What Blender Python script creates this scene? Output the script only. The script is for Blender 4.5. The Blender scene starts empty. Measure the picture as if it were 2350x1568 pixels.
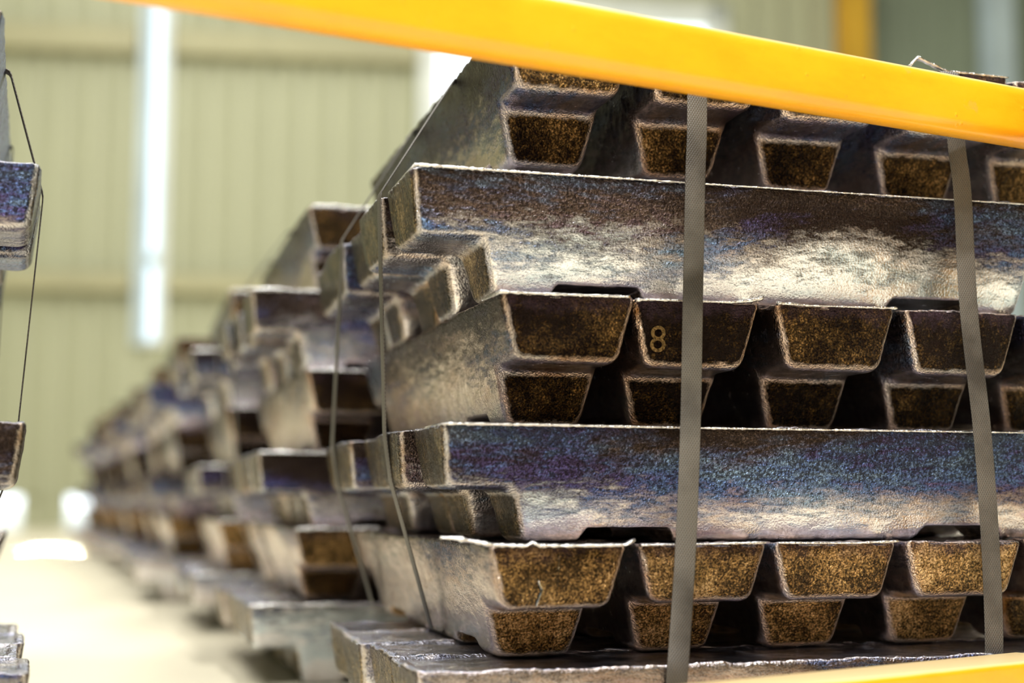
import bpy, bmesh, math, random
from mathutils import Vector, Matrix, noise

R = math.radians
scn = bpy.context.scene
col = scn.collection

# ------------------------------------------------------------------ camera
CAM_H = 0.200
cd = bpy.data.cameras.new('camera')
cam = bpy.data.objects.new('camera', cd)
col.objects.link(cam)
cd.sensor_width = 36.0
cd.lens = 3300.0 / 2350.0 * 36.0
cam.location = (0, 0, CAM_H)
cam.rotation_euler = (R(90 + 6.32), 0, 0)
cd.clip_start = 0.02
cd.clip_end = 200
cd.dof.use_dof = True
cd.dof.focus_distance = 1.06
cd.dof.aperture_fstop = 2.7
scn.camera = cam

# ------------------------------------------------------------------ world, lamps, exposure
scn.view_settings.view_transform = 'Standard'
scn.view_settings.look = 'None'
scn.view_settings.gamma = 1.0
scn.view_settings.use_curve_mapping = False
scn.view_settings.exposure = 0.35

w = bpy.data.worlds.new('daylight')
scn.world = w
w.use_nodes = True
bg = w.node_tree.nodes['Background']
bg.inputs[0].default_value = (0.86, 0.95, 1.0, 1)
bg.inputs[1].default_value = 2.5

def area(name, loc, rot, sx, sy, power, color):
    l = bpy.data.lights.new(name, 'AREA')
    l.shape = 'RECTANGLE'
    l.size = sx
    l.size_y = sy
    l.energy = power
    l.color = color
    o = bpy.data.objects.new(name, l)
    o.location = loc
    o.rotation_euler = rot
    col.objects.link(o)
    return o

# roof lights of the hall (long skylight strips under the ceiling)
area('skylight_lamp', (-2.7, 5.0, 6.7), (0, 0, 0), 1.3, 9.0, 225, (1.0, 0.98, 0.93))
area('skylight_lamp', (0.9, 3.5, 6.7), (0, 0, 0), 1.3, 8.0, 360, (1.0, 0.98, 0.93))
# unseen front light added high behind the photographer to brighten the rail
area('added_front_lamp', (-0.8, -2.8, 4.6), (R(50), 0, R(-8)), 3.0, 1.2, 330, (1.0, 0.98, 0.95))

# small unseen lamps added for sparkle and rim glints on the metal
def bay(x, y, z, p, size=0.32):
    l = area('added_glint_lamp', (x, y, z), (0, 0, 0), size, size, p, (1.0, 0.99, 0.97))
    l.data.shape = 'DISK'
bay(0.75, -0.9, 4.6, 170, 0.16)
bay(-1.4, 3.4, 5.2, 28, 0.07)
bay(-2.8, 7.0, 5.2, 28, 0.07)
# two narrow sun beams that fall through roof slots onto the aisle floor
for bx, bw in ((-1.95, 0.075), (-1.79, 0.06)):
    l = area('roof_slot_sunbeam', (bx, 6.0, 6.65), (0, 0, 0), bw, 0.35, 5.0 if bx < -1.9 else 7.0, (1.0, 0.97, 0.9))
    l.data.spread = R(0.8)

scn.cycles.use_denoising = True
scn.cycles.max_bounces = 7
scn.cycles.diffuse_bounces = 4
scn.cycles.glossy_bounces = 4
scn.cycles.caustics_reflective = False
scn.cycles.caustics_refractive = False
scn.cycles.sample_clamp_indirect = 6.0

# ------------------------------------------------------------------ material helpers
def new_mat(name):
    m = bpy.data.materials.new(name)
    m.use_nodes = True
    nt = m.node_tree
    return m, nt, nt.nodes['Principled BSDF']

def N(nt, kind, **kw):
    n = nt.nodes.new(kind)
    for k, v in kw.items():
        if k in n.inputs:
            n.inputs[k].default_value = v
        else:
            setattr(n, k, v)
    return n

def ramp(nt, fac, stops, interp='LINEAR'):
    r = nt.nodes.new('ShaderNodeValToRGB')
    r.color_ramp.interpolation = interp
    e = r.color_ramp.elements
    while len(e) < len(stops):
        e.new(0.5)
    for i, (p, c) in enumerate(stops):
        e[i].position = p
        e[i].color = (c[0], c[1], c[2], 1) if not isinstance(c, float) else (c, c, c, 1)
    nt.links.new(fac, r.inputs[0])
    return r.outputs[0]

def math_n(nt, op, a, b=None, c=None, clamp=False):
    n = nt.nodes.new('ShaderNodeMath')
    n.operation = op
    n.use_clamp = clamp
    for i, v in enumerate((a, b, c)):
        if v is None:
            continue
        if isinstance(v, (int, float)):
            n.inputs[i].default_value = v
        else:
            nt.links.new(v, n.inputs[i])
    return n.outputs[0]

def mixc(nt, fac, a, b, mode='MIX'):
    n = nt.nodes.new('ShaderNodeMix')
    n.data_type = 'RGBA'
    n.blend_type = mode
    for i, v in ((0, fac), (6, a), (7, b)):
        if isinstance(v, (int, float)):
            n.inputs[i].default_value = v
        elif isinstance(v, tuple):
            n.inputs[i].default_value = (v[0], v[1], v[2], 1)
        else:
            nt.links.new(v, n.inputs[i])
    return n.outputs[2]

# ------------------------------------------------------------------ tarnished ingot metal
def ingot_material():
    m, nt, p = new_mat('tarnished_metal')
    L = nt.links
    tc = N(nt, 'ShaderNodeTexCoord')
    oi = N(nt, 'ShaderNodeObjectInfo')
    # every ingot gets its own piece of the pattern
    sc = N(nt, 'ShaderNodeVectorMath', operation='ADD')
    rv = N(nt, 'ShaderNodeCombineXYZ')
    r37 = math_n(nt, 'MULTIPLY', oi.outputs['Random'], 37.0)
    r91 = math_n(nt, 'MULTIPLY', oi.outputs['Random'], 91.0)
    L.new(r37, rv.inputs[0]); L.new(r91, rv.inputs[1]); L.new(r37, rv.inputs[2])
    L.new(tc.outputs['Object'], sc.inputs[0]); L.new(rv.outputs[0], sc.inputs[1])
    P = sc.outputs[0]
    def nz(scale, detail, rough=0.6, dist=0.0, vec=P):
        n = N(nt, 'ShaderNodeTexNoise', Scale=scale, Detail=detail, Roughness=rough, Distortion=dist)
        L.new(vec, n.inputs['Vector'])
        return n.outputs[0]
    # stretched coordinates (streaks along the ingot)
    mp = N(nt, 'ShaderNodeMapping')
    mp.inputs['Scale'].default_value = (0.28, 1, 1)
    L.new(P, mp.inputs[0])
    S = mp.outputs[0]
    sep = N(nt, 'ShaderNodeSeparateXYZ'); L.new(tc.outputs['Object'], sep.inputs[0])
    nor = N(nt, 'ShaderNodeSeparateXYZ'); L.new(tc.outputs['Normal'], nor.inputs[0])
    zn = math_n(nt, 'DIVIDE', sep.outputs[2], 0.0868)
    # end faces against long faces
    ax = math_n(nt, 'ABSOLUTE', nor.outputs[0])
    end = ramp(nt, ax, [(0.45, 0.0), (0.75, 1.0)])
    # heat tints of the long faces
    big = nz(11, 5, 0.62, 0.6, S)
    fine = nz(75, 6, 0.7, 0.3, S)
    mott = nz(190, 6, 0.75, 0.4, S)
    grain = nz(430, 4, 0.65, 0.0, P)
    speck = nz(760, 2, 0.5, 0.0, P)
    t1 = math_n(nt, 'MULTIPLY_ADD', mott, 0.42, math_n(nt, 'MULTIPLY', nz(14, 5, 0.6, 0.3, S), 0.58))
    brown = ramp(nt, t1, [(0.38, (0.03, 0.02, 0.016)), (0.47, (0.055, 0.042, 0.034)), (0.54, (0.13, 0.10, 0.08)), (0.62, (0.17, 0.13, 0.15))])
    blue = ramp(nt, t1, [(0.38, (0.03, 0.03, 0.08)), (0.46, (0.12, 0.10, 0.27)), (0.52, (0.13, 0.23, 0.50)), (0.60, (0.30, 0.48, 0.70))])
    bm_ = ramp(nt, math_n(nt, 'MULTIPLY_ADD', mott, 0.22, math_n(nt, 'MULTIPLY', big, 0.78)), [(0.48, 0.0), (0.56, 1.0)])
    tint = mixc(nt, bm_, brown, blue)
    p1 = math_n(nt, 'MULTIPLY_ADD', mott, 0.28, math_n(nt, 'MULTIPLY', nz(13, 5, 0.6, 0.4, S), 0.72))
    pale = ramp(nt, p1, [(0.34, (0.38, 0.32, 0.42)), (0.41, (0.56, 0.49, 0.44)), (0.47, (0.78, 0.79, 0.81)), (0.53, (0.90, 0.95, 1.0)), (0.60, (0.66, 0.82, 0.92)), (0.68, (0.56, 0.48, 0.50))])
    # skin rough and dark in the upper half, floor reflection painted pale below
    edge = math_n(nt, 'ADD', zn, math_n(nt, 'MULTIPLY', math_n(nt, 'SUBTRACT', big, 0.5), 1.0))
    edge = math_n(nt, 'ADD', edge, math_n(nt, 'MULTIPLY', math_n(nt, 'SUBTRACT', mott, 0.5), 1.1))
    ca = N(nt, 'ShaderNodeAttribute', attribute_type='OBJECT', attribute_name='floor_sheen')
    edge = math_n(nt, 'SUBTRACT', edge, math_n(nt, 'MULTIPLY', ca.outputs['Fac'], 0.8))
    up = ramp(nt, edge, [(0.20, 0.0), (0.60, 1.0)])
    side = mixc(nt, up, pale, tint)
    dark = ramp(nt, math_n(nt, 'MULTIPLY_ADD', edge, 0.22, math_n(nt, 'MULTIPLY', grain, 0.78)), [(0.50, 0.0), (0.60, 1.0)])
    side = mixc(nt, math_n(nt, 'MULTIPLY', dark, math_n(nt, 'MULTIPLY_ADD', up, 0.5, 0.35)), side, (0.02, 0.015, 0.014))
    spk = ramp(nt, math_n(nt, 'MULTIPLY_ADD', speck, 0.6, math_n(nt, 'MULTIPLY', grain, 0.4)), [(0.40, (0.45, 0.42, 0.40)), (0.50, (1.0, 1.0, 1.0)), (0.60, (1.0, 0.97, 0.90))])
    side = mixc(nt, math_n(nt, 'MULTIPLY_ADD', up, 0.4, 0.45), side, spk, 'MULTIPLY')
    # brassy end faces: dark skin full of bright gold grains
    e1 = math_n(nt, 'MULTIPLY_ADD', nz(620, 2, 0.5), 0.36, math_n(nt, 'MULTIPLY_ADD', nz(160, 5, 0.7, 0.0, S), 0.30, math_n(nt, 'MULTIPLY', nz(22, 3), 0.34)))
    e1 = math_n(nt, 'ADD', e1, math_n(nt, 'MULTIPLY', math_n(nt, 'SUBTRACT', oi.outputs['Alpha'], 0.5), 0.22))
    endc = ramp(nt, e1, [(0.40, (0.014, 0.011, 0.010)), (0.49, (0.085, 0.062, 0.028)), (0.555, (0.34, 0.25, 0.10)), (0.63, (0.72, 0.60, 0.34))])
    rim = ramp(nt, math_n(nt, 'ADD', zn, math_n(nt, 'MULTIPLY', math_n(nt, 'SUBTRACT', fine, 0.5), 0.5)), [(0.86, 0.0), (1.02, 1.0)])
    endc = mixc(nt, math_n(nt, 'MULTIPLY', rim, 0.6), endc, (0.07, 0.055, 0.09))
    endc = mixc(nt, 0.6, endc, spk, 'MULTIPLY')
    body = mixc(nt, end, side, endc)
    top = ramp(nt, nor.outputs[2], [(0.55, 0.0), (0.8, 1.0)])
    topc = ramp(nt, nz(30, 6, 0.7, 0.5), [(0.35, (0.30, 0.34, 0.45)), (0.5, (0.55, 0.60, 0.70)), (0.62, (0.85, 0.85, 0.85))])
    # rounded edges: rubbed bronze, with pale and cool reflections painted in
    nz_a = math_n(nt, 'ABSOLUTE', nor.outputs[2]); ny_a = math_n(nt, 'ABSOLUTE', nor.outputs[1])
    mx = math_n(nt, 'MAXIMUM', ax, math_n(nt, 'MAXIMUM', nz_a, ny_a))
    rub_glint = ramp(nt, math_n(nt, 'MULTIPLY_ADD', math_n(nt, 'SUBTRACT', mott, 0.5), 0.30, mx), [(0.72, 0.75), (0.87, 0.0)])
    body = mixc(nt, rub_glint, body, ramp(nt, big, [(0.34, (0.48, 0.28, 0.09)), (0.44, (0.86, 0.78, 0.66)), (0.62, (0.80, 0.90, 0.95))]))
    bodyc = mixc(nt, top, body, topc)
    # end-on laid bars were cast browner: object colour carries the cast tone
    bodyc = mixc(nt, 1.0, bodyc, oi.outputs['Color'], 'MULTIPLY')
    L.new(bodyc, p.inputs['Base Color'])
    p.inputs['Metallic'].default_value = 1.0
    ro = math_n(nt, 'MULTIPLY_ADD', nz(90, 4), 0.22, math_n(nt, 'MULTIPLY_ADD', up, 0.02, 0.12))
    ro = math_n(nt, 'SUBTRACT', ro, math_n(nt, 'MULTIPLY', math_n(nt, 'MAXIMUM', top, end), 0.08))
    L.new(ro, p.inputs['Roughness'])
    # relief: fine cast skin, streaks and pits
    h = math_n(nt, 'MULTIPLY_ADD', grain, 1.0, math_n(nt, 'MULTIPLY', mott, 0.5))
    pit = N(nt, 'ShaderNodeTexVoronoi', Scale=620.0); L.new(P, pit.inputs['Vector'])
    h = math_n(nt, 'ADD', h, math_n(nt, 'MULTIPLY', pit.outputs['Distance'], 0.45))
    amp = math_n(nt, 'ADD', 0.25, math_n(nt, 'MAXIMUM', math_n(nt, 'MULTIPLY', up, 0.7), math_n(nt, 'MULTIPLY', end, 1.1)))
    b = N(nt, 'ShaderNodeBump', Distance=0.0015)
    L.new(amp, b.inputs['Strength']); L.new(h, b.inputs['Height'])
    L.new(b.outputs[0], p.inputs['Normal'])
    return m

def simple_mat(name, color, rough, metallic=0.0, nscale=8.0, var=0.12, bump=0.0, bscale=60.0, stretch=(1, 1, 1)):
    m, nt, p = new_mat(name)
    tc = N(nt, 'ShaderNodeTexCoord')
    mp = N(nt, 'ShaderNodeMapping'); mp.inputs['Scale'].default_value = stretch
    nt.links.new(tc.outputs['Object'], mp.inputs[0])
    n = N(nt, 'ShaderNodeTexNoise', Scale=nscale, Detail=5.0)
    nt.links.new(mp.outputs[0], n.inputs['Vector'])
    lo = tuple(c * (1 - var) for c in color); hi = tuple(min(1, c * (1 + var)) for c in color)
    nt.links.new(ramp(nt, n.outputs[0], [(0.3, lo), (0.7, hi)]), p.inputs['Base Color'])
    p.inputs['Roughness'].default_value = rough
    p.inputs['Metallic'].default_value = metallic
    if bump:
        n2 = N(nt, 'ShaderNodeTexNoise', Scale=bscale, Detail=4.0)
        nt.links.new(mp.outputs[0], n2.inputs['Vector'])
        b = N(nt, 'ShaderNodeBump', Strength=bump, Distance=0.002)
        nt.links.new(n2.outputs[0], b.inputs['Height'])
        nt.links.new(b.outputs[0], p.inputs['Normal'])
    return m

def yellow_paint():
    m, nt, p = new_mat('yellow_paint')
    L = nt.links
    tc = N(nt, 'ShaderNodeTexCoord')
    mp = N(nt, 'ShaderNodeMapping'); mp.inputs['Scale'].default_value = (0.35, 1, 1)
    L.new(tc.outputs['Object'], mp.inputs[0])
    n1 = N(nt, 'ShaderNodeTexNoise', Scale=14.0, Detail=6.0, Roughness=0.65); L.new(mp.outputs[0], n1.inputs['Vector'])
    n2 = N(nt, 'ShaderNodeTexNoise', Scale=38.0, Detail=8.0, Roughness=0.62); L.new(tc.outputs['Object'], n2.inputs['Vector'])
    c = ramp(nt, n1.outputs[0], [(0.36, (0.82, 0.35, 0.006)), (0.5, (0.86, 0.40, 0.008)), (0.7, (0.88, 0.44, 0.014))])
    c = mixc(nt, ramp(nt, n2.outputs[0], [(0.63, 0.0), (0.70, 0.5)]), c, (0.80, 0.33, 0.07))
    chip = ramp(nt, n2.outputs[0], [(0.24, 1.0), (0.29, 0.0)])
    c = mixc(nt, chip, c, (0.16, 0.11, 0.12))
    # sky reflection painted pale onto the upward faces
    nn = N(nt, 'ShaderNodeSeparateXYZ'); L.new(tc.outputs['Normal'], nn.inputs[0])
    sky_sheen = ramp(nt, math_n(nt, 'MULTIPLY_ADD', math_n(nt, 'SUBTRACT', n1.outputs[0], 0.5), 0.5, nn.outputs[2]), [(0.55, 0.0), (0.95, 0.8)])
    c = mixc(nt, sky_sheen, c, (0.93, 0.78, 0.45))
    L.new(c, p.inputs['Base Color'])
    p.inputs['Roughness'].default_value = 0.33
    p.inputs['Coat Weight'].default_value = 0.35
    p.inputs['Coat Roughness'].default_value = 0.18
    n3 = N(nt, 'ShaderNodeTexNoise', Scale=150.0, Detail=3.0); L.new(tc.outputs['Object'], n3.inputs['Vector'])
    vo = N(nt, 'ShaderNodeTexVoronoi', Scale=75.0); L.new(tc.outputs['Object'], vo.inputs['Vector'])
    bl = ramp(nt, vo.outputs['Distance'], [(0.0, 1.0), (0.14, 0.0)])
    h = math_n(nt, 'ADD', math_n(nt, 'MULTIPLY', n3.outputs[0], 0.25), math_n(nt, 'MULTIPLY', bl, 0.5))
    h = math_n(nt, 'ADD', h, math_n(nt, 'MULTIPLY', n1.outputs[0], 1.2))
    b = N(nt, 'ShaderNodeBump', Strength=0.6, Distance=0.0016)
    L.new(h, b.inputs['Height']); L.new(b.outputs[0], p.inputs['Normal'])
    return m

def strap_mat():
    m, nt, p = new_mat('woven_strap')
    L = nt.links
    uv = N(nt, 'ShaderNodeUVMap')
    sep = N(nt, 'ShaderNodeSeparateXYZ'); L.new(uv.outputs[0], sep.inputs[0])
    # embossed lozenges: product of two diagonal waves (uv in metres)
    k = 2 * math.pi / 0.0040
    a = math_n(nt, 'SINE', math_n(nt, 'MULTIPLY', math_n(nt, 'ADD', sep.outputs[0], math_n(nt, 'MULTIPLY', sep.outputs[1], 0.62)), k))
    c = math_n(nt, 'SINE', math_n(nt, 'MULTIPLY', math_n(nt, 'SUBTRACT', sep.outputs[0], math_n(nt, 'MULTIPLY', sep.outputs[1], 0.62)), k))
    h = math_n(nt, 'MULTIPLY', math_n(nt, 'ADD', math_n(nt, 'ABSOLUTE', a), math_n(nt, 'ABSOLUTE', c)), 0.5)
    tc = N(nt, 'ShaderNodeTexCoord')
    n = N(nt, 'ShaderNodeTexNoise', Scale=22.0, Detail=5.0); L.new(tc.outputs['Object'], n.inputs['Vector'])
    base = ramp(nt, n.outputs[0], [(0.35, (0.042, 0.038, 0.032)), (0.6, (0.12, 0.11, 0.095))])
    base = mixc(nt, ramp(nt, h, [(0.25, 0.9), (0.6, 0.0)]), base, (0.05, 0.035, 0.03))
    L.new(base, p.inputs['Base Color'])
    p.inputs['Roughness'].default_value = 0.42
    b = N(nt, 'ShaderNodeBump', Strength=0.8, Distance=0.0005)
    L.new(h, b.inputs['Height']); L.new(b.outputs[0], p.inputs['Normal'])
    return m

M = {
    'ingot': ingot_material(),
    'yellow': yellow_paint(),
    'strap': strap_mat(),
    'floor': simple_mat('pale_concrete', (0.76, 0.70, 0.53), 0.42, nscale=3.0, var=0.07, bump=0.08, bscale=30),
    'wall': simple_mat('cream_sheet_steel', (0.43, 0.44, 0.29), 0.5, nscale=0.8, var=0.05),
    'girt': simple_mat('olive_girt', (0.40, 0.38, 0.22), 0.5, nscale=1.5),
    'wall2': simple_mat('grey_green_sheet', (0.30, 0.35, 0.26), 0.5, nscale=0.5, var=0.2),
    'bare': simple_mat('bare_metal', (0.90, 0.89, 0.90), 0.15, metallic=1.0, nscale=300, var=0.3, bump=0.6, bscale=600),
    'batten': simple_mat('dark_timber', (0.10, 0.06, 0.03), 0.8, nscale=30, var=0.3),
    'brass': simple_mat('dull_brass', (0.16, 0.10, 0.04), 0.3, metallic=1.0, nscale=500, var=0.5, bump=0.8, bscale=500),
    'wall_dark': simple_mat('dark_grey_sheet', (0.10, 0.11, 0.10), 0.6, nscale=0.5, var=0.2),
    'ceiling': simple_mat('grey_roof_sheet', (0.30, 0.30, 0.27), 0.7, nscale=1.0),
    'frame': simple_mat('pale_frame_paint', (0.74, 0.78, 0.74), 0.45, nscale=3.0),
    'post_grey': simple_mat('blue_grey_paint', (0.50, 0.60, 0.64), 0.45, nscale=3.0),
    'post_yellow': simple_mat('ochre_paint', (0.62, 0.36, 0.03), 0.5, nscale=3.0),
    'ground': simple_mat('yard_concrete', (0.60, 0.58, 0.52), 0.8, nscale=2.0),
}
gm, gnt, gp = new_mat('frosted_glazing')
gp.inputs['Base Color'].default_value = (0.52, 0.575, 0.60, 1)
gp.inputs['Roughness'].default_value = 0.5
gp.inputs['Transmission Weight'].default_value = 1.0
gp.inputs['IOR'].default_value = 1.05
M['glass'] = gm

# ------------------------------------------------------------------ object helpers
def tag(o, label=None, cat=None, group=None, kind=None):
    if label: o['label'] = label
    if cat: o['category'] = cat
    if group: o['group'] = group
    if kind: o['kind'] = kind
    return o

def link_mesh(name, me, mat=None, parent=None):
    o = bpy.data.objects.new(name, me)
    col.objects.link(o)
    if mat and not me.materials:
        me.materials.append(mat)
    if parent: o.parent = parent
    return o

def bm_box(bm, x0, x1, y0, y1, z0, z1):
    r = bmesh.ops.create_cube(bm, size=1.0)
    for v in r['verts']:
        v.co = Vector(((x0 + x1) / 2 + v.co.x * (x1 - x0), (y0 + y1) / 2 + v.co.y * (y1 - y0), (z0 + z1) / 2 + v.co.z * (z1 - z0)))
    return r['verts']

def mesh_of(bm, name, smooth=False):
    me = bpy.data.meshes.new(name)
    bm.to_mesh(me); bm.free()
    if smooth:
        for f in me.polygons: f.use_smooth = True
    return me

def box_obj(name, x0, x1, y0, y1, z0, z1, mat, parent=None, bevel=0.0, kind=None):
    bm = bmesh.new()
    bm_box(bm, x0, x1, y0, y1, z0, z1)
    if bevel:
        bmesh.ops.bevel(bm, geom=list(bm.edges), offset=bevel, segments=3, profile=0.5, affect='EDGES')
    o = link_mesh(name, mesh_of(bm, name), mat, parent)
    if kind: o['kind'] = kind
    return o

# ================================================================== THE HALL
floor = box_obj('floor', -9, 12, -3, 11.9, -0.12, 0.0, M['floor'], kind='structure')
yard = box_obj('yard_ground', -30, 40, 11.9, 60, -0.14, -0.02, M['ground'], kind='structure')
ceil = box_obj('ceiling', -9, 12, -3.0, 14.5, 6.8, 6.95, M['ceiling'], kind='structure')

# back wall: yawed, so it is built along a local x axis (s) and turned
WALL = bpy.data.objects.new('wall_back', None)
WY = 7.5
W0 = Vector((-3.0, 10.75, 0))
WALL.location = W0
WALL.rotation_euler = (0, 0, R(WY))
col.objects.link(WALL)
WALL['kind'] = 'structure'

def s_of(px):   # helper used once below to place wall features: distance along the wall for a viewing direction
    t = (px - 1175) / 3300.0
    # (W0 + s*(cos,sin)) ; x = t*y*~0.994
    c, s_ = math.cos(R(WY)), math.sin(R(WY))
    k = t * 0.994 + 0.0
    return (k * W0.y - W0.x) / (c - k * s_)

def corrugated(name, s0, s1, z0, z1, mat, pitch=0.24, depth=0.035):
    bm = bmesh.new()
    xs = []
    x = s0
    while x < s1 - 1e-6:
        for fx, d in ((0, 0), (0.55, 0), (0.65, -depth), (0.9, -depth), (1.0, 0)):
            xx = x + fx * pitch
            if xx <= s1: xs.append((xx, d))
        x += pitch
    xs.append((s1, 0))
    prev = None
    for xx, d in xs:
        if prev and abs(prev[0] - xx) < 1e-6: continue
        a = (bm.verts.new((xx, d, z0)), bm.verts.new((xx, d, z1)), bm.verts.new((xx, 0.06, z0)), bm.verts.new((xx, 0.06, z1)))
        if prev:
            p = prev[1]
            bm.faces.new((p[0], a[0], a[1], p[1])); bm.faces.new((p[3], a[3], a[2], p[2]))
            bm.faces.new((p[1], a[1], a[3], p[3])); bm.faces.new((p[2], a[2], a[0], p[0]))
        prev = (xx, a)
    o = link_mesh(name, mesh_of(bm, name), mat, WALL)
    return o

sv = [s_of(-25), s_of(50), s_of(150), s_of(232)]        # two low openings at the foot of the wall
sw0, sw1 = s_of(294), s_of(370)                          # narrow tall window
sd0, sd1 = s_of(1000), s_of(1640)                        # big open doorway
TOPZ = 6.8
S_L, S_R = -6.0, s_of(1940)
LOZ = 0.235
corrugated('sheet_panel', S_L, sw0, LOZ, TOPZ, M['wall'])
corrugated('sheet_panel', S_L, sv[0], 0.0, LOZ, M['wall'])
corrugated('sheet_panel', sv[1], sv[2], 0.0, LOZ, M['wall'])
corrugated('sheet_panel', sv[3], sw0, 0.0, LOZ, M['wall'])
corrugated('sheet_panel', sw0, sw1, 0.0, 1.36, M['wall'])
corrugated('sheet_panel', sw1, sd0 - 0.16, 0.0, TOPZ, M['wall'])
corrugated('sheet_panel', sd0 - 0.16, sd1 + 0.16, 4.2, TOPZ, M['wall'])
corrugated('sheet_panel', sd1 + 0.16, S_R, 0.0, TOPZ, M['wall'])
for z0, z1 in ((1.76, 1.90), (3.60, 3.80)):
    box_obj('girt', S_L, sw0 - 0.01, -0.13, -0.035, z0, z1, M['girt'], WALL, 0.004)
    box_obj('girt', sw1 + 0.01, sd0 - 0.17, -0.13, -0.035, z0, z1, M['girt'], WALL, 0.004)
# door surround
box_obj('door_jamb', sd0 - 0.16, sd0, -0.06, 0.08, 0, 4.2, M['frame'], WALL, 0.006)
box_obj('door_jamb', sd1, sd1 + 0.16, -0.06, 0.08, 0, 4.2, M['frame'], WALL, 0.006)
box_obj('door_lintel', sd0 - 0.16, sd1 + 0.16, -0.06, 0.08, 4.05, 4.2, M['frame'], WALL, 0.006)
# narrow window strip
WIN = bpy.data.objects.new('window_1', None)
WIN['kind'] = 'structure'
WIN.location = WALL.location; WIN.rotation_euler = WALL.rotation_euler
col.objects.link(WIN)
fw = 0.035
box_obj('window_frame', sw0, sw0 + 0.085, -0.07, 0.07, 1.36, TOPZ, M['post_grey'], WIN, 0.003)
box_obj('window_frame', sw1 - 0.065, sw1, -0.07, 0.07, 1.36, TOPZ, M['frame'], WIN, 0.003)
box_obj('window_bar', sw0 + 0.085, sw1 - 0.065, -0.05, 0.05, 1.36, 1.40, M['frame'], WIN)
box_obj('window_bar', sw0 + 0.085, sw1 - 0.065, -0.05, 0.05, 1.98, 2.06, M['post_grey'], WIN)
box_obj('window_pane', sw0 + 0.085, sw1 - 0.065, 0.0, 0.006, 1.40, 1.98, M['glass'], WIN)
box_obj('window_pane', sw0 + 0.085, sw1 - 0.065, 0.0, 0.006, 2.06, TOPZ, M['glass'], WIN)

# darker bay beyond the doorway with an ochre post and a blue-grey post
WB = bpy.data.objects.new('wall_bay', None)
WB['kind'] = 'structure'
WB.location = WALL.location; WB.rotation_euler = WALL.rotation_euler
col.objects.link(WB)
def corr2(name, s0, s1, z0, z1, mat, y):
    o = corrugated(name, s0, s1, z0, z1, mat); o.parent = WB; o.location = (0, y, 0); return o
corr2('sheet_panel', S_R, s_of(3400), 0, TOPZ, M['wall2'], 0.5)
box_obj('return_panel', S_R, S_R + 0.05, 0.0, 0.5, 0, TOPZ, M['wall2'], WB)
def post(label, px0, px1, mat):
    a, b = s_of(px0), s_of(px1)
    bm = bmesh.new()
    t = 0.012; d = b - a
    bm_box(bm, 0, d, -0.20, -0.20 + t, 0, TOPZ)
    bm_box(bm, 0, d, -t, 0, 0, TOPZ)
    bm_box(bm, d / 2 - t / 2, d / 2 + t / 2, -0.20 + t, -t, 0, TOPZ)
    o = link_mesh('steel_post', mesh_of(bm, 'steel_post'), mat)
    o.location = W0 + Matrix.Rotation(R(WY), 3, 'Z') @ Vector((a, -0.05, 0))
    o.rotation_euler = WALL.rotation_euler
    tag(o, label, 'post')
    return o
post('ochre painted steel post against the far wall above the stack', 1940, 2002, M['post_yellow'])
post('pale blue-grey steel post beside the dark wall bay', 2278, 2338, M['post_grey'])

box_obj('added_dark_wall', -9, 12, -3.15, -3.0, 0, TOPZ, M['wall_dark'], kind='structure')  # unseen wall added behind the camera so the metal reflects something dark
box_obj('wall_left', -9.15, -9.0, -3.0, 14.0, 0, TOPZ, M['wall'], kind='structure')
box_obj('wall_right', 12.0, 12.15, -3.0, 14.0, 0, TOPZ, M['wall2'], kind='structure')

# ================================================================== INGOTS
IL, IW, IWB, IH = 0.555, 0.101, 0.056, 0.0868
def halfw(z):
    return (IWB + (IW - IWB) * z / IH) / 2

def ingot_bmesh(rnd):
    j = lambda a: rnd.uniform(-a, a)
    lz = IH * 0.47 + j(0.0015)
    hl = IL / 2
    n = 0.135; nw = 0.033; nh = 0.011
    half = [(hl, IH), (hl - 0.006, lz), (hl - 0.054, lz), (hl - 0.063, 0.0), (n + nw + 0.005, 0.0), (n + nw - 0.002, nh), (n - nw + 0.002, nh), (n - nw - 0.005, 0.0)]
    path = [(-x, z) for x, z in half] + list(reversed(half))
    bm = bmesh.new()
    a = [bm.verts.new((x, -halfw(z), z)) for x, z in path]
    b = [bm.verts.new((x, halfw(z), z)) for x, z in path]
    k = len(path)
    bm.faces.new(a); bm.faces.new(list(reversed(b)))
    for i in range(k):
        bm.faces.new((a[(i + 1) % k], a[i], b[i], b[(i + 1) % k]))
    bmesh.ops.recalc_face_normals(bm, faces=bm.faces)
    big, small, rim = [], [], []
    for e in bm.edges:
        z0, z1 = e.verts[0].co.z, e.verts[1].co.z
        x0, x1 = abs(e.verts[0].co.x), abs(e.verts[1].co.x)
        if z0 > IH - 1e-5 and z1 > IH - 1e-5:
            rim.append(e)
        elif max(x0, x1) < n + nw + 0.02 and (z0 > 0.001 or z1 > 0.001 or (e.verts[0].co.y * e.verts[1].co.y < 0)):
            small.append(e)
        else:
            big.append(e)
    bmesh.ops.bevel(bm, geom=big, offset=0.0085, segments=5, profile=0.5, affect='EDGES', clamp_overlap=True)
    rim = [e for e in bm.edges if e.is_valid and e.verts[0].co.z > IH - 1e-4 and e.verts[1].co.z > IH - 1e-4 and len(e.link_faces) == 2 and e.calc_face_angle(0) > 0.6]
    bmesh.ops.bevel(bm, geom=rim, offset=0.0022, segments=2, profile=0.5, affect='EDGES', clamp_overlap=True)
    return bm

def far_mesh(seed):
    rnd = random.Random(seed)
    bm = ingot_bmesh(rnd)
    bmesh.ops.triangulate(bm, faces=[f for f in bm.faces if len(f.verts) > 4])
    me = mesh_of(bm, 'ingot', True)
    me.materials.append(M['ingot'])
    return me

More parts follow.
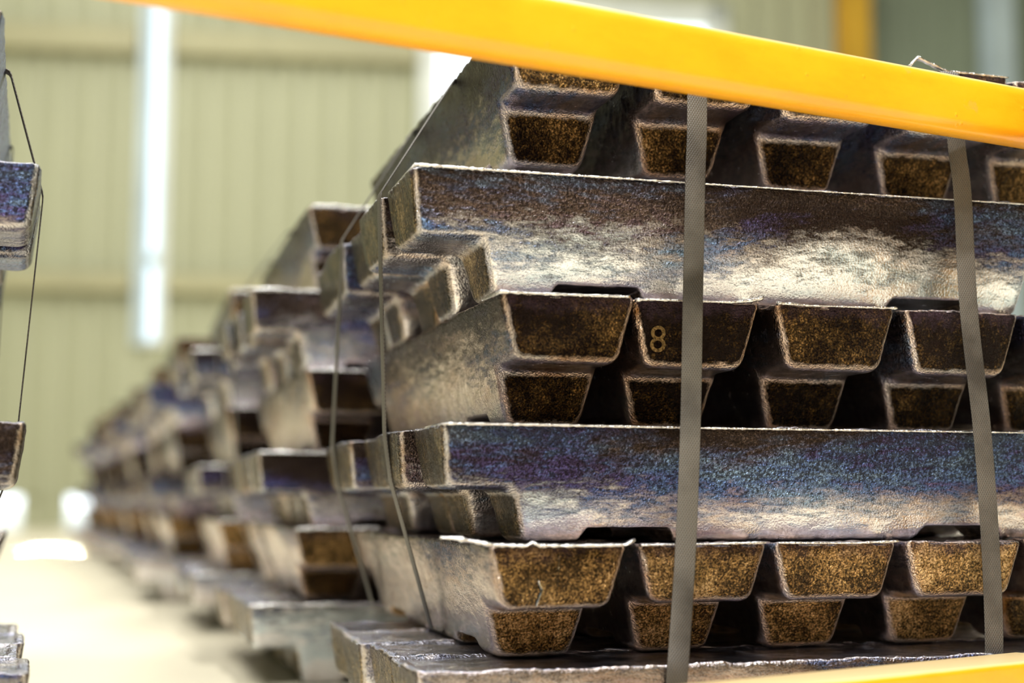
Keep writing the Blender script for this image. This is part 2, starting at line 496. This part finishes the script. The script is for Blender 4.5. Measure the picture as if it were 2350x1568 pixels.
dg = None
def near_mesh(seed):
    rnd = random.Random(seed)
    bm = ingot_bmesh(rnd)
    me = mesh_of(bm, 'ingot_base')
    o = bpy.data.objects.new('tmp', me); col.objects.link(o)
    md = o.modifiers.new('r', 'REMESH'); md.mode = 'VOXEL'; md.voxel_size = 0.0018; md.use_smooth_shade = True
    d = bpy.context.evaluated_depsgraph_get()
    d.update()
    out = bpy.data.meshes.new_from_object(o.evaluated_get(d))
    bpy.data.objects.remove(o)
    off = Vector((seed * 3.7, seed * 1.3, seed * 2.1))
    nn = [0.0] * (3 * len(out.vertices)); cc = nn[:]
    out.vertices.foreach_get('normal', nn); out.vertices.foreach_get('co', cc)
    for i in range(len(out.vertices)):
        c = Vector(cc[3 * i:3 * i + 3])
        nrm = Vector(nn[3 * i:3 * i + 3])
        k = noise.noise(Vector((c.x * 9, c.y * 20, c.z * 20)) + off) * 0.0007
        k += noise.noise(Vector((c.x * 60, c.y * 90, c.z * 90)) + off) * 0.0004
        k += noise.noise(Vector((c.x * 170, c.y * 230, c.z * 230)) + off) * 0.00022
        z = c.z
        c2 = c + nrm * k
        if z > IH - 0.006:      # ragged flash around the rim of the cast top
            t = (z - (IH - 0.006)) / 0.006
            edge = max(abs(c.y) - (halfw(z) - 0.006), abs(c.x) - (IL / 2 - 0.007))
            if edge > 0:
                r1 = noise.noise(Vector((c.x * 45, c.y * 45, 3.3)) + off)
                r2 = noise.noise(Vector((c.x * 230, c.y * 230, 1.3)) + off)
                up = t * max(0.0, 0.0006 + r1 * 0.0022 + r2 * 0.0012)
                c2.z += up
                c2 += Vector((nrm.x, nrm.y, 0)) * t * (r2 * 0.0008 + r1 * 0.0006)
            else:
                c2.z -= 0.0007 * t * (1 + noise.noise(Vector((c.x * 30, c.y * 60, 0)) + off))
        cc[3 * i:3 * i + 3] = c2
    out.vertices.foreach_set('co', cc); out.update()
    out.name = 'ingot_near'
    out.materials.clear(); out.materials.append(M['ingot'])
    for f in out.polygons: f.use_smooth = True
    return out

NEAR = [near_mesh(s) for s in range(1, 6)]
FAR = [far_mesh(s) for s in range(11, 14)]

ORD = ['first', 'second', 'third', 'fourth', 'fifth', 'sixth', 'seventh', 'eighth', 'ninth', 'tenth']
COURSE = ['bottom', 'second lowest', 'third lowest', 'third highest', 'second highest', 'top']
ZB = [0.0, 0.0885, 0.1700, 0.2525, 0.3435, 0.4310, 0.5240]
PITCH = 0.1045

class Frame:
    def __init__(s, origin, yaw, mirror=False):
        s.o = Vector((origin[0], origin[1], 0)); a = R(yaw)
        s.a = a; s.mirror = mirror
        s.U = Vector((math.cos(a), math.sin(a), 0)); s.V = Vector((-math.sin(a), math.cos(a), 0))
    def pt(s, u, v, z): return s.o + s.U * u + s.V * v + Vector((0, 0, z))

def add_ingot(meshes, fr, kind, u, v, layer, rnd, label, group, name='metal_ingot', jit=1.0, zoff=0.0, tilt=0.0):
    """kind 'long': u = centre along U, v = centre; kind 'end': same centre, turned along V"""
    me = meshes[rnd.randrange(len(meshes))]
    o = bpy.data.objects.new(name, me)
    col.objects.link(o)
    o.location = fr.pt(u, v, ZB[layer] + zoff + 0.0002)
    rz = fr.a + (0 if kind == 'long' else math.pi / 2) + rnd.choice((0, math.pi)) + R(rnd.uniform(-0.35, 0.35) * jit)
    o.rotation_euler = (0, 0, rz)
    o.scale = (1, 1, (ZB[layer + 1] - ZB[layer] - 0.0006) / IH)
    b = rnd.uniform(0.80, 1.05)
    al = (0.5, 0.62, 0.4, 0.08, 0.4, 0.38)[layer] + rnd.uniform(-0.12, 0.12)
    o.color = (b, b * 0.94, b * 0.95, al) if kind == 'long' else (b, b * 0.81, b * 0.71, al)
    o['floor_sheen'] = (0.55, 0.62, 0.0, 0.25, 0.0, 0.1)[layer] + rnd.uniform(-0.08, 0.08)  # floor reflection painted into the side colour, strongest on low courses
    tag(o, label, 'ingot', group)
    return o

def stack(fr, sname, meshes, seed, group, spec, jit=1.0, zoff=0.0):
    rnd = random.Random(seed)
    res = {}
    for layer, (kind, starts, fronts) in enumerate(spec):
        for i in range(len(starts)):
            st, ft = starts[i], fronts[i]
            if kind == 'long':      # starts = left end along U, fronts = near top edge along V
                u, v = st + IL / 2, ft + IW / 2
                lab = f'tarnished lengthwise ingot, {ORD[i]} from the front, {COURSE[layer]} course, {sname}'
            else:                   # starts = left top edge along U, fronts = near end along V
                u, v = st + IW / 2, ft + IL / 2
                lab = f'bronze-brown end-on ingot, {ORD[i]} from the corner, {COURSE[layer]} course, {sname}'
            res[(layer, i)] = add_ingot(meshes, fr, kind, u, v, layer, rnd, lab, group, jit=jit, zoff=zoff)
    return res

# ---- nearest right-hand stack (spacing read off the photograph)
F1 = Frame((-0.0693, 0.9746), 15.5)
row = lambda a, n, p=PITCH: [a + p * i for i in range(n)]
spec1 = [
    ('long', [0.001, 0.004, -0.002, 0.003], row(-0.022, 4, 0.103)),
    ('end', [0.0490, 0.1602, 0.2667, 0.3727, 0.4780], [-0.020, -0.006, -0.004, -0.003, 0.0]),
    ('long', [0.0216, 0.012, 0.020, 0.008, 0.016], row(0.0, 5)),
    ('end', [0.0600, 0.1606, 0.2700, 0.3790, 0.4860], [-0.010, -0.003, -0.004, -0.002, 0.0]),
    ('long', [0.0, -0.004, 0.006, -0.002, 0.004], row(0.0, 5)),
    ('end', [0.0630, 0.1690, 0.2720, 0.3770, 0.4820], [-0.010, -0.008, -0.006, -0.004, 0.0]),
]
near = stack(F1, 'railed near stack', NEAR, 5, 'ingots of the nearest stack', spec1, jit=0.6)

# the top course stands a little proud of the one below, on two timber battens
for i_ in range(5):
    near[(5, i_)].location.z += (0.0155, 0.0140, 0.0100, 0.0062, 0.0060)[i_]
for k_, v_ in enumerate((0.17, 0.39)):
    bt = box_obj('timber_batten', 0, 0.40, -0.02, 0.02, 0, 0.0058, M['batten'], bevel=0.001)
    bt.location = F1.pt(0.10, v_, ZB[5]); bt.rotation_euler = (0, 0, F1.a)
    tag(bt, ('front' if k_ == 0 else 'rear') + ' dark timber batten hidden in the gap under the top course', 'batten', 'battens under the top course')

def local_child(name, bm, parent, mat=None):
    me = mesh_of(bm, name, True)
    me.materials.append(mat or M['ingot'])
    o = bpy.data.objects.new(name, me)
    col.objects.link(o)
    o.parent = parent
    return o

def flash(parent, fr, pts, seed, name='casting_flash'):
    """thin ragged fin of metal along points (u, v, z, radius) in a stack frame"""
    rnd = random.Random(seed)
    loc, rot, sca = parent.location, parent.rotation_euler, parent.scale
    inv = (Matrix.Translation(loc) @ rot.to_matrix().to_4x4() @ Matrix.Diagonal((sca.x, sca.y, sca.z, 1))).inverted()
    P = []
    for a, b in zip(pts, pts[1:]):
        n = max(2, int(abs(b[0] - a[0]) / 0.0022))
        for k in range(n):
            t = k / n
            P.append([a[q] + (b[q] - a[q]) * t for q in range(4)])
    P.append(list(pts[-1]))
    bm = bmesh.new(); rings = []
    for i, (u, v, z, r) in enumerate(P):
        rr_ = r * 1.4 * rnd.uniform(0.65, 1.25)
        ring = []
        for k in range(7):
            an = 2 * math.pi * k / 7
            q = fr.pt(u + rnd.uniform(-0.0002, 0.0002), v + math.cos(an) * rr_ * 1.5, z + math.sin(an) * rr_ * 0.8)
            ring.append(bm.verts.new(inv @ q))
        rings.append(ring)
    for r0, r1 in zip(rings, rings[1:]):
        for k in range(7):
            bm.faces.new((r0[k], r0[(k + 1) % 7], r1[(k + 1) % 7], r1[k]))
    bm.faces.new(list(reversed(rings[0]))); bm.faces.new(rings[-1])
    bmesh.ops.recalc_face_normals(bm, faces=bm.faces)
    return local_child(name, bm, parent, M['bare'] if name == 'casting_flash' else None)

z2 = ZB[2] - 0.0008
flash(near[(1, 0)], F1, [(0.017, -0.019, z2 + 0.0065, 0.0012), (0.028, -0.0205, z2 + 0.006, 0.0018), (0.052, -0.021, z2 + 0.0015, 0.0016), (0.076, -0.021, z2 + 0.0005, 0.0014),
                         (0.080, -0.021, z2 + 0.0030, 0.0013), (0.085, -0.021, z2 + 0.0006, 0.0013), (0.120, -0.021, z2 + 0.0004, 0.0012), (0.146, -0.0205, z2 + 0.0006, 0.0013), (0.1535, -0.020, z2 + 0.0040, 0.0011)], 1)
flash(near[(1, 1)], F1, [(0.163, -0.0065, z2, 0.0010), (0.21, -0.007, z2 + 0.0004, 0.0008), (0.258, -0.0065, z2 + 0.001, 0.0012)], 2)
flash(near[(1, 2)], F1, [(0.269, -0.0045, z2 + 0.0006, 0.0009), (0.33, -0.005, z2, 0.0008), (0.365, -0.005, z2 + 0.0012, 0.0010)], 3)
z4 = ZB[4] - 0.0008
flash(near[(3, 0)], F1, [(0.058, 0.030, z4, 0.0011), (0.060, -0.009, z4 + 0.0005, 0.0014), (0.100, -0.0105, z4, 0.0011), (0.155, -0.010, z4 + 0.0004, 0.0012)], 4)
flash(near[(3, 1)], F1, [(0.162, -0.004, z4 - 0.001, 0.0014), (0.172, -0.004, z4, 0.0010), (0.235, -0.004, z4 + 0.0003, 0.0009), (0.250, -0.004, z4 + 0.002, 0.0017), (0.2605, -0.0035, z4 + 0.0045, 0.0015)], 5)
flash(near[(3, 2)], F1, [(0.272, -0.005, z4 + 0.0010, 0.0014), (0.30, -0.005, z4, 0.0008), (0.37, -0.005, z4 + 0.0006, 0.0010)], 6)
z5 = ZB[5] - 0.0008
flash(near[(4, 0)], F1, [(0.001, 0.092, z5 + 0.0004, 0.0008), (0.002, 0.0005, z5 + 0.001, 0.0014), (0.05, 0.0, z5 + 0.0004, 0.0013), (0.11, 0.0, z5 + 0.0003, 0.0010), (0.30, 0.0, z5, 0.0006), (0.53, 0.0, z5, 0.0006)], 7)
z3 = ZB[3] - 0.0008
flash(near[(2, 0)], F1, [(0.023, 0.06, z3 + 0.0003, 0.0010), (0.024, 0.0005, z3 + 0.0006, 0.0013), (0.09, 0.0, z3 + 0.0006, 0.0013), (0.20, 0.0, z3, 0.0010), (0.54, 0.0, z3, 0.0007)], 8)
z6 = ZB[6] + 0.0060
flash(near[(5, 3)], F1, [(0.388, -0.003, z6 + 0.002, 0.0012), (0.395, -0.003, z6 + 0.0095, 0.0018), (0.402, -0.003, z6 + 0.007, 0.0014), (0.42, -0.003, z6 + 0.0005, 0.0010), (0.475, -0.003, z6, 0.0008)], 9)
# raised casting marks on two end faces
flash(near[(1, 0)], F1, [(0.0990, -0.0190, 0.163, 0.0011), (0.0993, -0.0178, 0.150, 0.0008), (0.0991, -0.0170, 0.141, 0.0006)], 10, 'casting_mark')
flash(near[(1, 0)], F1, [(0.0850, -0.0175, 0.146, 0.0016), (0.0880, -0.0170, 0.140, 0.0014), (0.0840, -0.0160, 0.130, 0.0012)], 11, 'casting_mark')

fc = bpy.data.curves.new('stamped_mark', 'FONT')
fc.body = '8'; fc.size = 0.027; fc.extrude = 0.0005
fo = bpy.data.objects.new('tmp_mark', fc); col.objects.link(fo)
bpy.context.view_layer.update()
fm = bpy.data.meshes.new_from_object(fo.evaluated_get(bpy.context.evaluated_depsgraph_get()))
bpy.data.objects.remove(fo)
host = near[(3, 1)]
mw = Matrix.Translation(F1.pt(0.1735, 0.0012, 0.306)) @ Matrix.Rotation(F1.a, 4, 'Z') @ Matrix.Rotation(R(97), 4, 'X')
hl_ = Matrix.Translation(host.location) @ host.rotation_euler.to_matrix().to_4x4() @ Matrix.Diagonal((*host.scale, 1))
fm.transform(hl_.inverted() @ mw)
fm.materials.clear(); fm.materials.append(M['brass'])
mk = bpy.data.objects.new('stamped_mark', fm); col.objects.link(mk); mk.parent = host

# ---- the row of stacks behind it
NAMES = ['second', 'third', 'fourth', 'fifth', 'sixth', 'seventh', 'eighth', 'last']
px_, py_ = -0.0693, 0.9746
for k in range(8):
    dx, dy = (-0.205, 0.585) if k == 0 else (-0.222, 0.640)
    px_ += dx; py_ += dy
    rr = random.Random(100 + k)
    fr = Frame((px_ + rr.uniform(-0.015, 0.015), py_), 15.5 + rr.uniform(-1.2, 1.2))
    jr = lambda a: rr.uniform(-a, a)
    n0 = 4
    sp = [
        ('long', [jr(0.012) - 0.005 for _ in range(n0)], row(0.0, n0, 0.103)),
        ('end', [0.045 + 0.1055 * i + jr(0.004) for i in range(5)], [jr(0.008) - 0.008 for _ in range(5)]),
        ('long', [0.015 + jr(0.012) for _ in range(5)], row(0.0, 5)),
        ('end', [0.055 + 0.1055 * i + jr(0.004) for i in range(5)], [jr(0.008) - 0.008 for _ in range(5)]),
        ('long', [0.0 + jr(0.012) for _ in range(5)], row(0.0, 5)),
        ('end', [0.055 + 0.1055 * i + jr(0.004) for i in range(5)], [jr(0.008) - 0.008 for _ in range(5)]),
    ]
    nm = f'{NAMES[k]} stack back'
    rs_ = stack(fr, nm, NEAR if k <= 1 else FAR, 200 + k, f'ingots of the {NAMES[k]} stack of the row', sp)
    if k <= 1:      # bright rim fins added on the next two stacks to catch highlights
        for (ly, vv) in ((5, -0.010), (4, 0.0), (3, -0.008), (2, 0.0), (1, -0.008), (0, 0.0)):
            u0_ = sp[ly][1][0]; v0_ = sp[ly][2][0]; zz = ZB[ly + 1] - 0.0006
            flash(rs_[(ly, 0)], fr, [(u0_ + 0.004, v0_, zz, 0.0016), (u0_ + 0.03, v0_ - 0.0005, zz + 0.0008, 0.0022), (u0_ + 0.05, v0_ - 0.0005, zz, 0.0010), (u0_ + 0.085, v0_ - 0.0005, zz + 0.0006, 0.0020), (u0_ + 0.098, v0_, zz, 0.0014)], 50 + ly)
    if k == 0: F2 = fr
    if k == 1: F3 = fr

# ---- single stack at the left edge
FL = Frame((-0.3232, 0.970), 18.5)
def rs(*ends): return [e - IL for e in ends]          # given right-hand ends along U
specL = [
    ('long', rs(0.004, -0.004, 0.0, -0.006), row(-0.015, 4, 0.103)),
    ('end', [-0.120 - 0.1055 * i for i in range(5)], [-0.01, 0.0, -0.005, -0.01, 0.0]),
    ('long', rs(-0.004, -0.012, -0.030, -0.04, -0.03), row(0.0, 5)),
    ('end', [-0.160 - 0.1055 * i for i in range(5)], [-0.005, 0.0, -0.005, -0.01, 0.0]),
    ('long', rs(0.0, 0.0, -0.022, -0.035, -0.03), row(0.0, 5)),
    ('end', [-0.128 - 0.1055 * i for i in range(5)], [-0.045, -0.03, -0.02, -0.01, 0.0]),
]
stack(FL, 'stack left of aisle', NEAR, 9, 'ingots of the left stack', specL, jit=0.5)

# ================================================================== STRAPS
def smooth_path(pts, n=8):
    out = []
    P = [pts[0]] + list(pts) + [pts[-1]]
    for i in range(1, len(P) - 2):
        for t in range(n):
            t = t / n
            a, b, c, d = P[i - 1], P[i], P[i + 1], P[i + 2]
            out.append(0.5 * ((2 * b) + (c - a) * t + (2 * a - 5 * b + 4 * c - d) * t * t + (3 * b - a - 3 * c + d) * t ** 3))
    out.append(pts[-1])
    return out

def strap(name, pts, across, width, label, group, thick=0.0009, twist=None, smooth=True):
    """ribbon through world points; across = unit vector of its width"""
    path = smooth_path(pts) if smooth else pts
    bm = bmesh.new()
    uvl = bm.loops.layers.uv.new('UVMap')
    rings = []; dist = 0
    for i, p in enumerate(path):
        t = (path[min(i + 1, len(path) - 1)] - path[max(i - 1, 0)]).normalized()
        ac = across.copy()
        if twist: ac = (Matrix.Rotation(twist(i / (len(path) - 1)), 3, t) @ ac)
        ac = (ac - t * ac.dot(t)).normalized()
        nr = t.cross(ac).normalized()
        if i: dist += (p - path[i - 1]).length
        h = width / 2; q = thick / 2
        ring = [p - ac * h + nr * q * 0.4, p - ac * (h - 0.0008) + nr * q, p + ac * (h - 0.0008) + nr * q, p + ac * h + nr * q * 0.4,
                p + ac * h - nr * q * 0.4, p + ac * (h - 0.0008) - nr * q, p - ac * (h - 0.0008) - nr * q, p - ac * h - nr * q * 0.4]
        rings.append(([bm.verts.new(v) for v in ring], dist))
    us = [0, 0.0008, width - 0.0008, width, width, width - 0.0008, 0.0008, 0]
    for (r0, d0), (r1, d1) in zip(rings, rings[1:]):
        for k in range(8):
            k2 = (k + 1) % 8
            f = bm.faces.new((r0[k], r0[k2], r1[k2], r1[k]))
            for lp, uvv in zip(f.loops, ((us[k], d0), (us[k2], d0), (us[k2], d1), (us[k], d1))):
                lp[uvl].uv = uvv
            f.smooth = True
    bm.faces.new(list(reversed(rings[0][0]))); bm.faces.new(rings[-1][0])
    bmesh.ops.recalc_face_normals(bm, faces=bm.faces)
    o = link_mesh(name, mesh_of(bm, name), M['strap'])
    tag(o, label, 'strap', group)
    return o

TOP = ZB[6] + 0.0150
SW = 0.0155
def front_strap(fr, us, vout, label, group, top):
    """over the top, down the front of the stack and tucked under its second course"""
    z = [top, ZB[5] + 0.035, ZB[5], ZB[4], ZB[3], ZB[2], ZB[1] + 0.02, ZB[1] - 0.004]
    pts = [fr.pt(us[0], 0.50, top), fr.pt(us[0], 0.25, top), fr.pt(us[0], 0.03, top), fr.pt(us[0], -0.003, top - 0.001)]
    pts += [fr.pt(us[0], vout[0] + 0.001, top - 0.008), fr.pt(us[0], vout[0], top - 0.025)]
    for i in range(1, 8):
        pts.append(fr.pt(us[i], vout[i], z[i]))
    pts.append(fr.pt(us[7], vout[7] + 0.004, ZB[1] - 0.02))
    return strap('packing_strap', pts, fr.U, SW, label, group)
G = 'straps over the front of the nearest stack'
front_strap(F1, [0.2080, 0.2070, 0.2052, 0.2022, 0.1986, 0.1931, 0.1860, 0.1825],
            [-0.013, -0.0135, -0.0135, -0.013, -0.014, -0.016, -0.021, -0.024],
            'grey-brown embossed strap hanging down near the middle of the nearest stack', G, ZB[6] + 0.0150)
front_strap(F1, [0.4190, 0.4211, 0.4245, 0.4267, 0.4344, 0.4379, 0.4370, 0.4360],
            [-0.012, -0.0125, -0.0125, -0.012, -0.012, -0.012, -0.014, -0.014],
            'grey-brown embossed strap leaning outward near the right edge, under the rail', G, ZB[6] + 0.0070)

def side_strap(fr, pts, label, group, back=None, w=0.0135, sgn=1):
    """pts: (u, v, z) down the side of a stack"""
    zt = pts[0][2] + 0.004
    P = [fr.pt(pts[0][0] + 0.25 * sgn, pts[0][1], zt), fr.pt(pts[0][0] + 0.02 * sgn, pts[0][1], zt)]
    P += [fr.pt(*q) for q in pts]
    # taut: straight runs with tight corners
    path = []
    for i in range(len(P)):
        if 0 < i < len(P) - 1:
            a = (P[i - 1] - P[i]).normalized(); b = (P[i + 1] - P[i]).normalized()
            path += [P[i] + a * 0.003, P[i] + (a + b) * 0.0008, P[i] + b * 0.003]
        else:
            path.append(P[i])
    return strap('packing_strap', path, fr.V, w, label, group, smooth=False, thick=0.001)
def side_set(fr, u5, u4, u2, u1, v5, v4, v2, v1, vb, label, group, sgn=1, lift=0.0):
    o = -0.0016 * sgn
    return side_strap(fr, [(u5 + o, v5, ZB[6] - 0.001 + lift), (u4 + o, v4, ZB[5] - 0.002), (u4 + o * 1.5 + 0.002 * sgn, v4 + 0.004, ZB[5] - 0.02), (u2 + o, v2, ZB[3] - 0.001),
                           (u2 + o + 0.006 * sgn, v2 + 0.006, ZB[3] - 0.036), (u1 + o * 2 - 0.004 * sgn + 0.019 * sgn, v1, ZB[1] + 0.008), (u1 + 0.03 * sgn, vb, ZB[1] + 0.0012)], label, group, sgn=sgn)
G = 'straps down the aisle side of the nearest stack'
side_set(F1, 0.0655, -0.004, 0.012, 0.049, 0.150, 0.0950, 0.1500, 0.2050, 0.2080,
         'thin grey strap stretched down the aisle side close to the near corner', G, lift=0.0155)
side_set(F1, 0.0655, -0.002, 0.008, 0.049, 0.310, 0.2926, 0.400, 0.478, 0.480,
         'thin blurred strap down the aisle side, farther from the near corner', G, lift=0.0155)
G = 'straps down the far stacks'
side_set(F2, 0.055, -0.012, 0.003, 0.045, 0.15, 0.13, 0.15, 0.16, 0.16, 'blurred strap down the aisle side of the second stack, nearer one', G)
side_set(F2, 0.055, -0.012, 0.003, 0.045, 0.38, 0.38, 0.39, 0.40, 0.40, 'blurred strap down the aisle side of the second stack, farther one', G)
G = 'straps of the left stack'
side_set(FL, -0.027, 0.0, -0.012, -0.045, 0.105, 0.105, 0.105, 0.11, 0.11, 'dark taut strap running down the left stack, nearer one', G, sgn=-1)
side_set(FL, -0.027, -0.03, -0.035, -0.05, 0.35, 0.35, 0.35, 0.35, 0.35, 'thin dark strap running down the left stack, farther one', G, sgn=-1)

# ================================================================== YELLOW RAILS
def tube(name, p0, p1, up_h, depth, parent, r=0.005, off=(0, 0)):
    """square section between p0 and p1 (points on the front lower edge)"""
    d = (p1 - p0); Ln = d.length; d.normalize()
    bm = bmesh.new()
    bm_box(bm, 0, Ln, 0, depth, 0, up_h)
    bmesh.ops.bevel(bm, geom=[e for e in bm.edges if abs(e.verts[0].co.x - e.verts[1].co.x) > Ln / 2], offset=r, segments=5, profile=0.5, affect='EDGES')
    me = mesh_of(bm, name)
    for f in me.polygons: f.use_smooth = True
    me.set_sharp_from_angle(angle=R(50))
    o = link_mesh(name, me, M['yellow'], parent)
    o.location = p0 - parent.location
    o.rotation_euler = (0, 0, math.atan2(d.y, d.x))
    return o
rail = bpy.data.objects.new('guard_rail', None)
col.objects.link(rail)
rail.location = (0.52, 1.13, 0)
tag(rail, 'yellow painted steel guard frame with two rails crossing in front of the stack', 'railing')
a = R(90 - 61.5)
dT = Vector((math.cos(a), math.sin(a), 0))
pT = Vector((0.3822, 1.05, 0.2664 + CAM_H))
tube('top_rail', pT - dT * 1.25, pT + dT * 0.050, 0.0445, 0.025, rail, r=0.010)
a = R(90 - 55)
dB = Vector((math.cos(a), math.sin(a), 0))
pB = Vector((0.3495, 1.0, -0.1095 + CAM_H))
tube('bottom_rail', pB - dB * 1.0 - Vector((0, 0, 0.040)), pB + dB * 0.050 - Vector((0, 0, 0.040)), 0.040, 0.046, rail, r=0.004)
bm = bmesh.new(); bm_box(bm, 0.392, 0.432, 1.003, 1.053, 0, 0.56)
bmesh.ops.translate(bm, verts=bm.verts, vec=-rail.location)
bmesh.ops.bevel(bm, geom=list(bm.edges), offset=0.004, segments=3, affect='EDGES')
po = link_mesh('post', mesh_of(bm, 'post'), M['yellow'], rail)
bm = bmesh.new(); bm_box(bm, 0, 0.05, 0, 0.05, 0, 0.56)
bmesh.ops.bevel(bm, geom=list(bm.edges), offset=0.004, segments=3, affect='EDGES')
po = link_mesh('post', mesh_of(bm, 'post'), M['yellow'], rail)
q = pT - dT * 1.25 - rail.location
po.location = (q.x, q.y + 0.001, 0); po.rotation_euler = (0, 0, R(28.5))
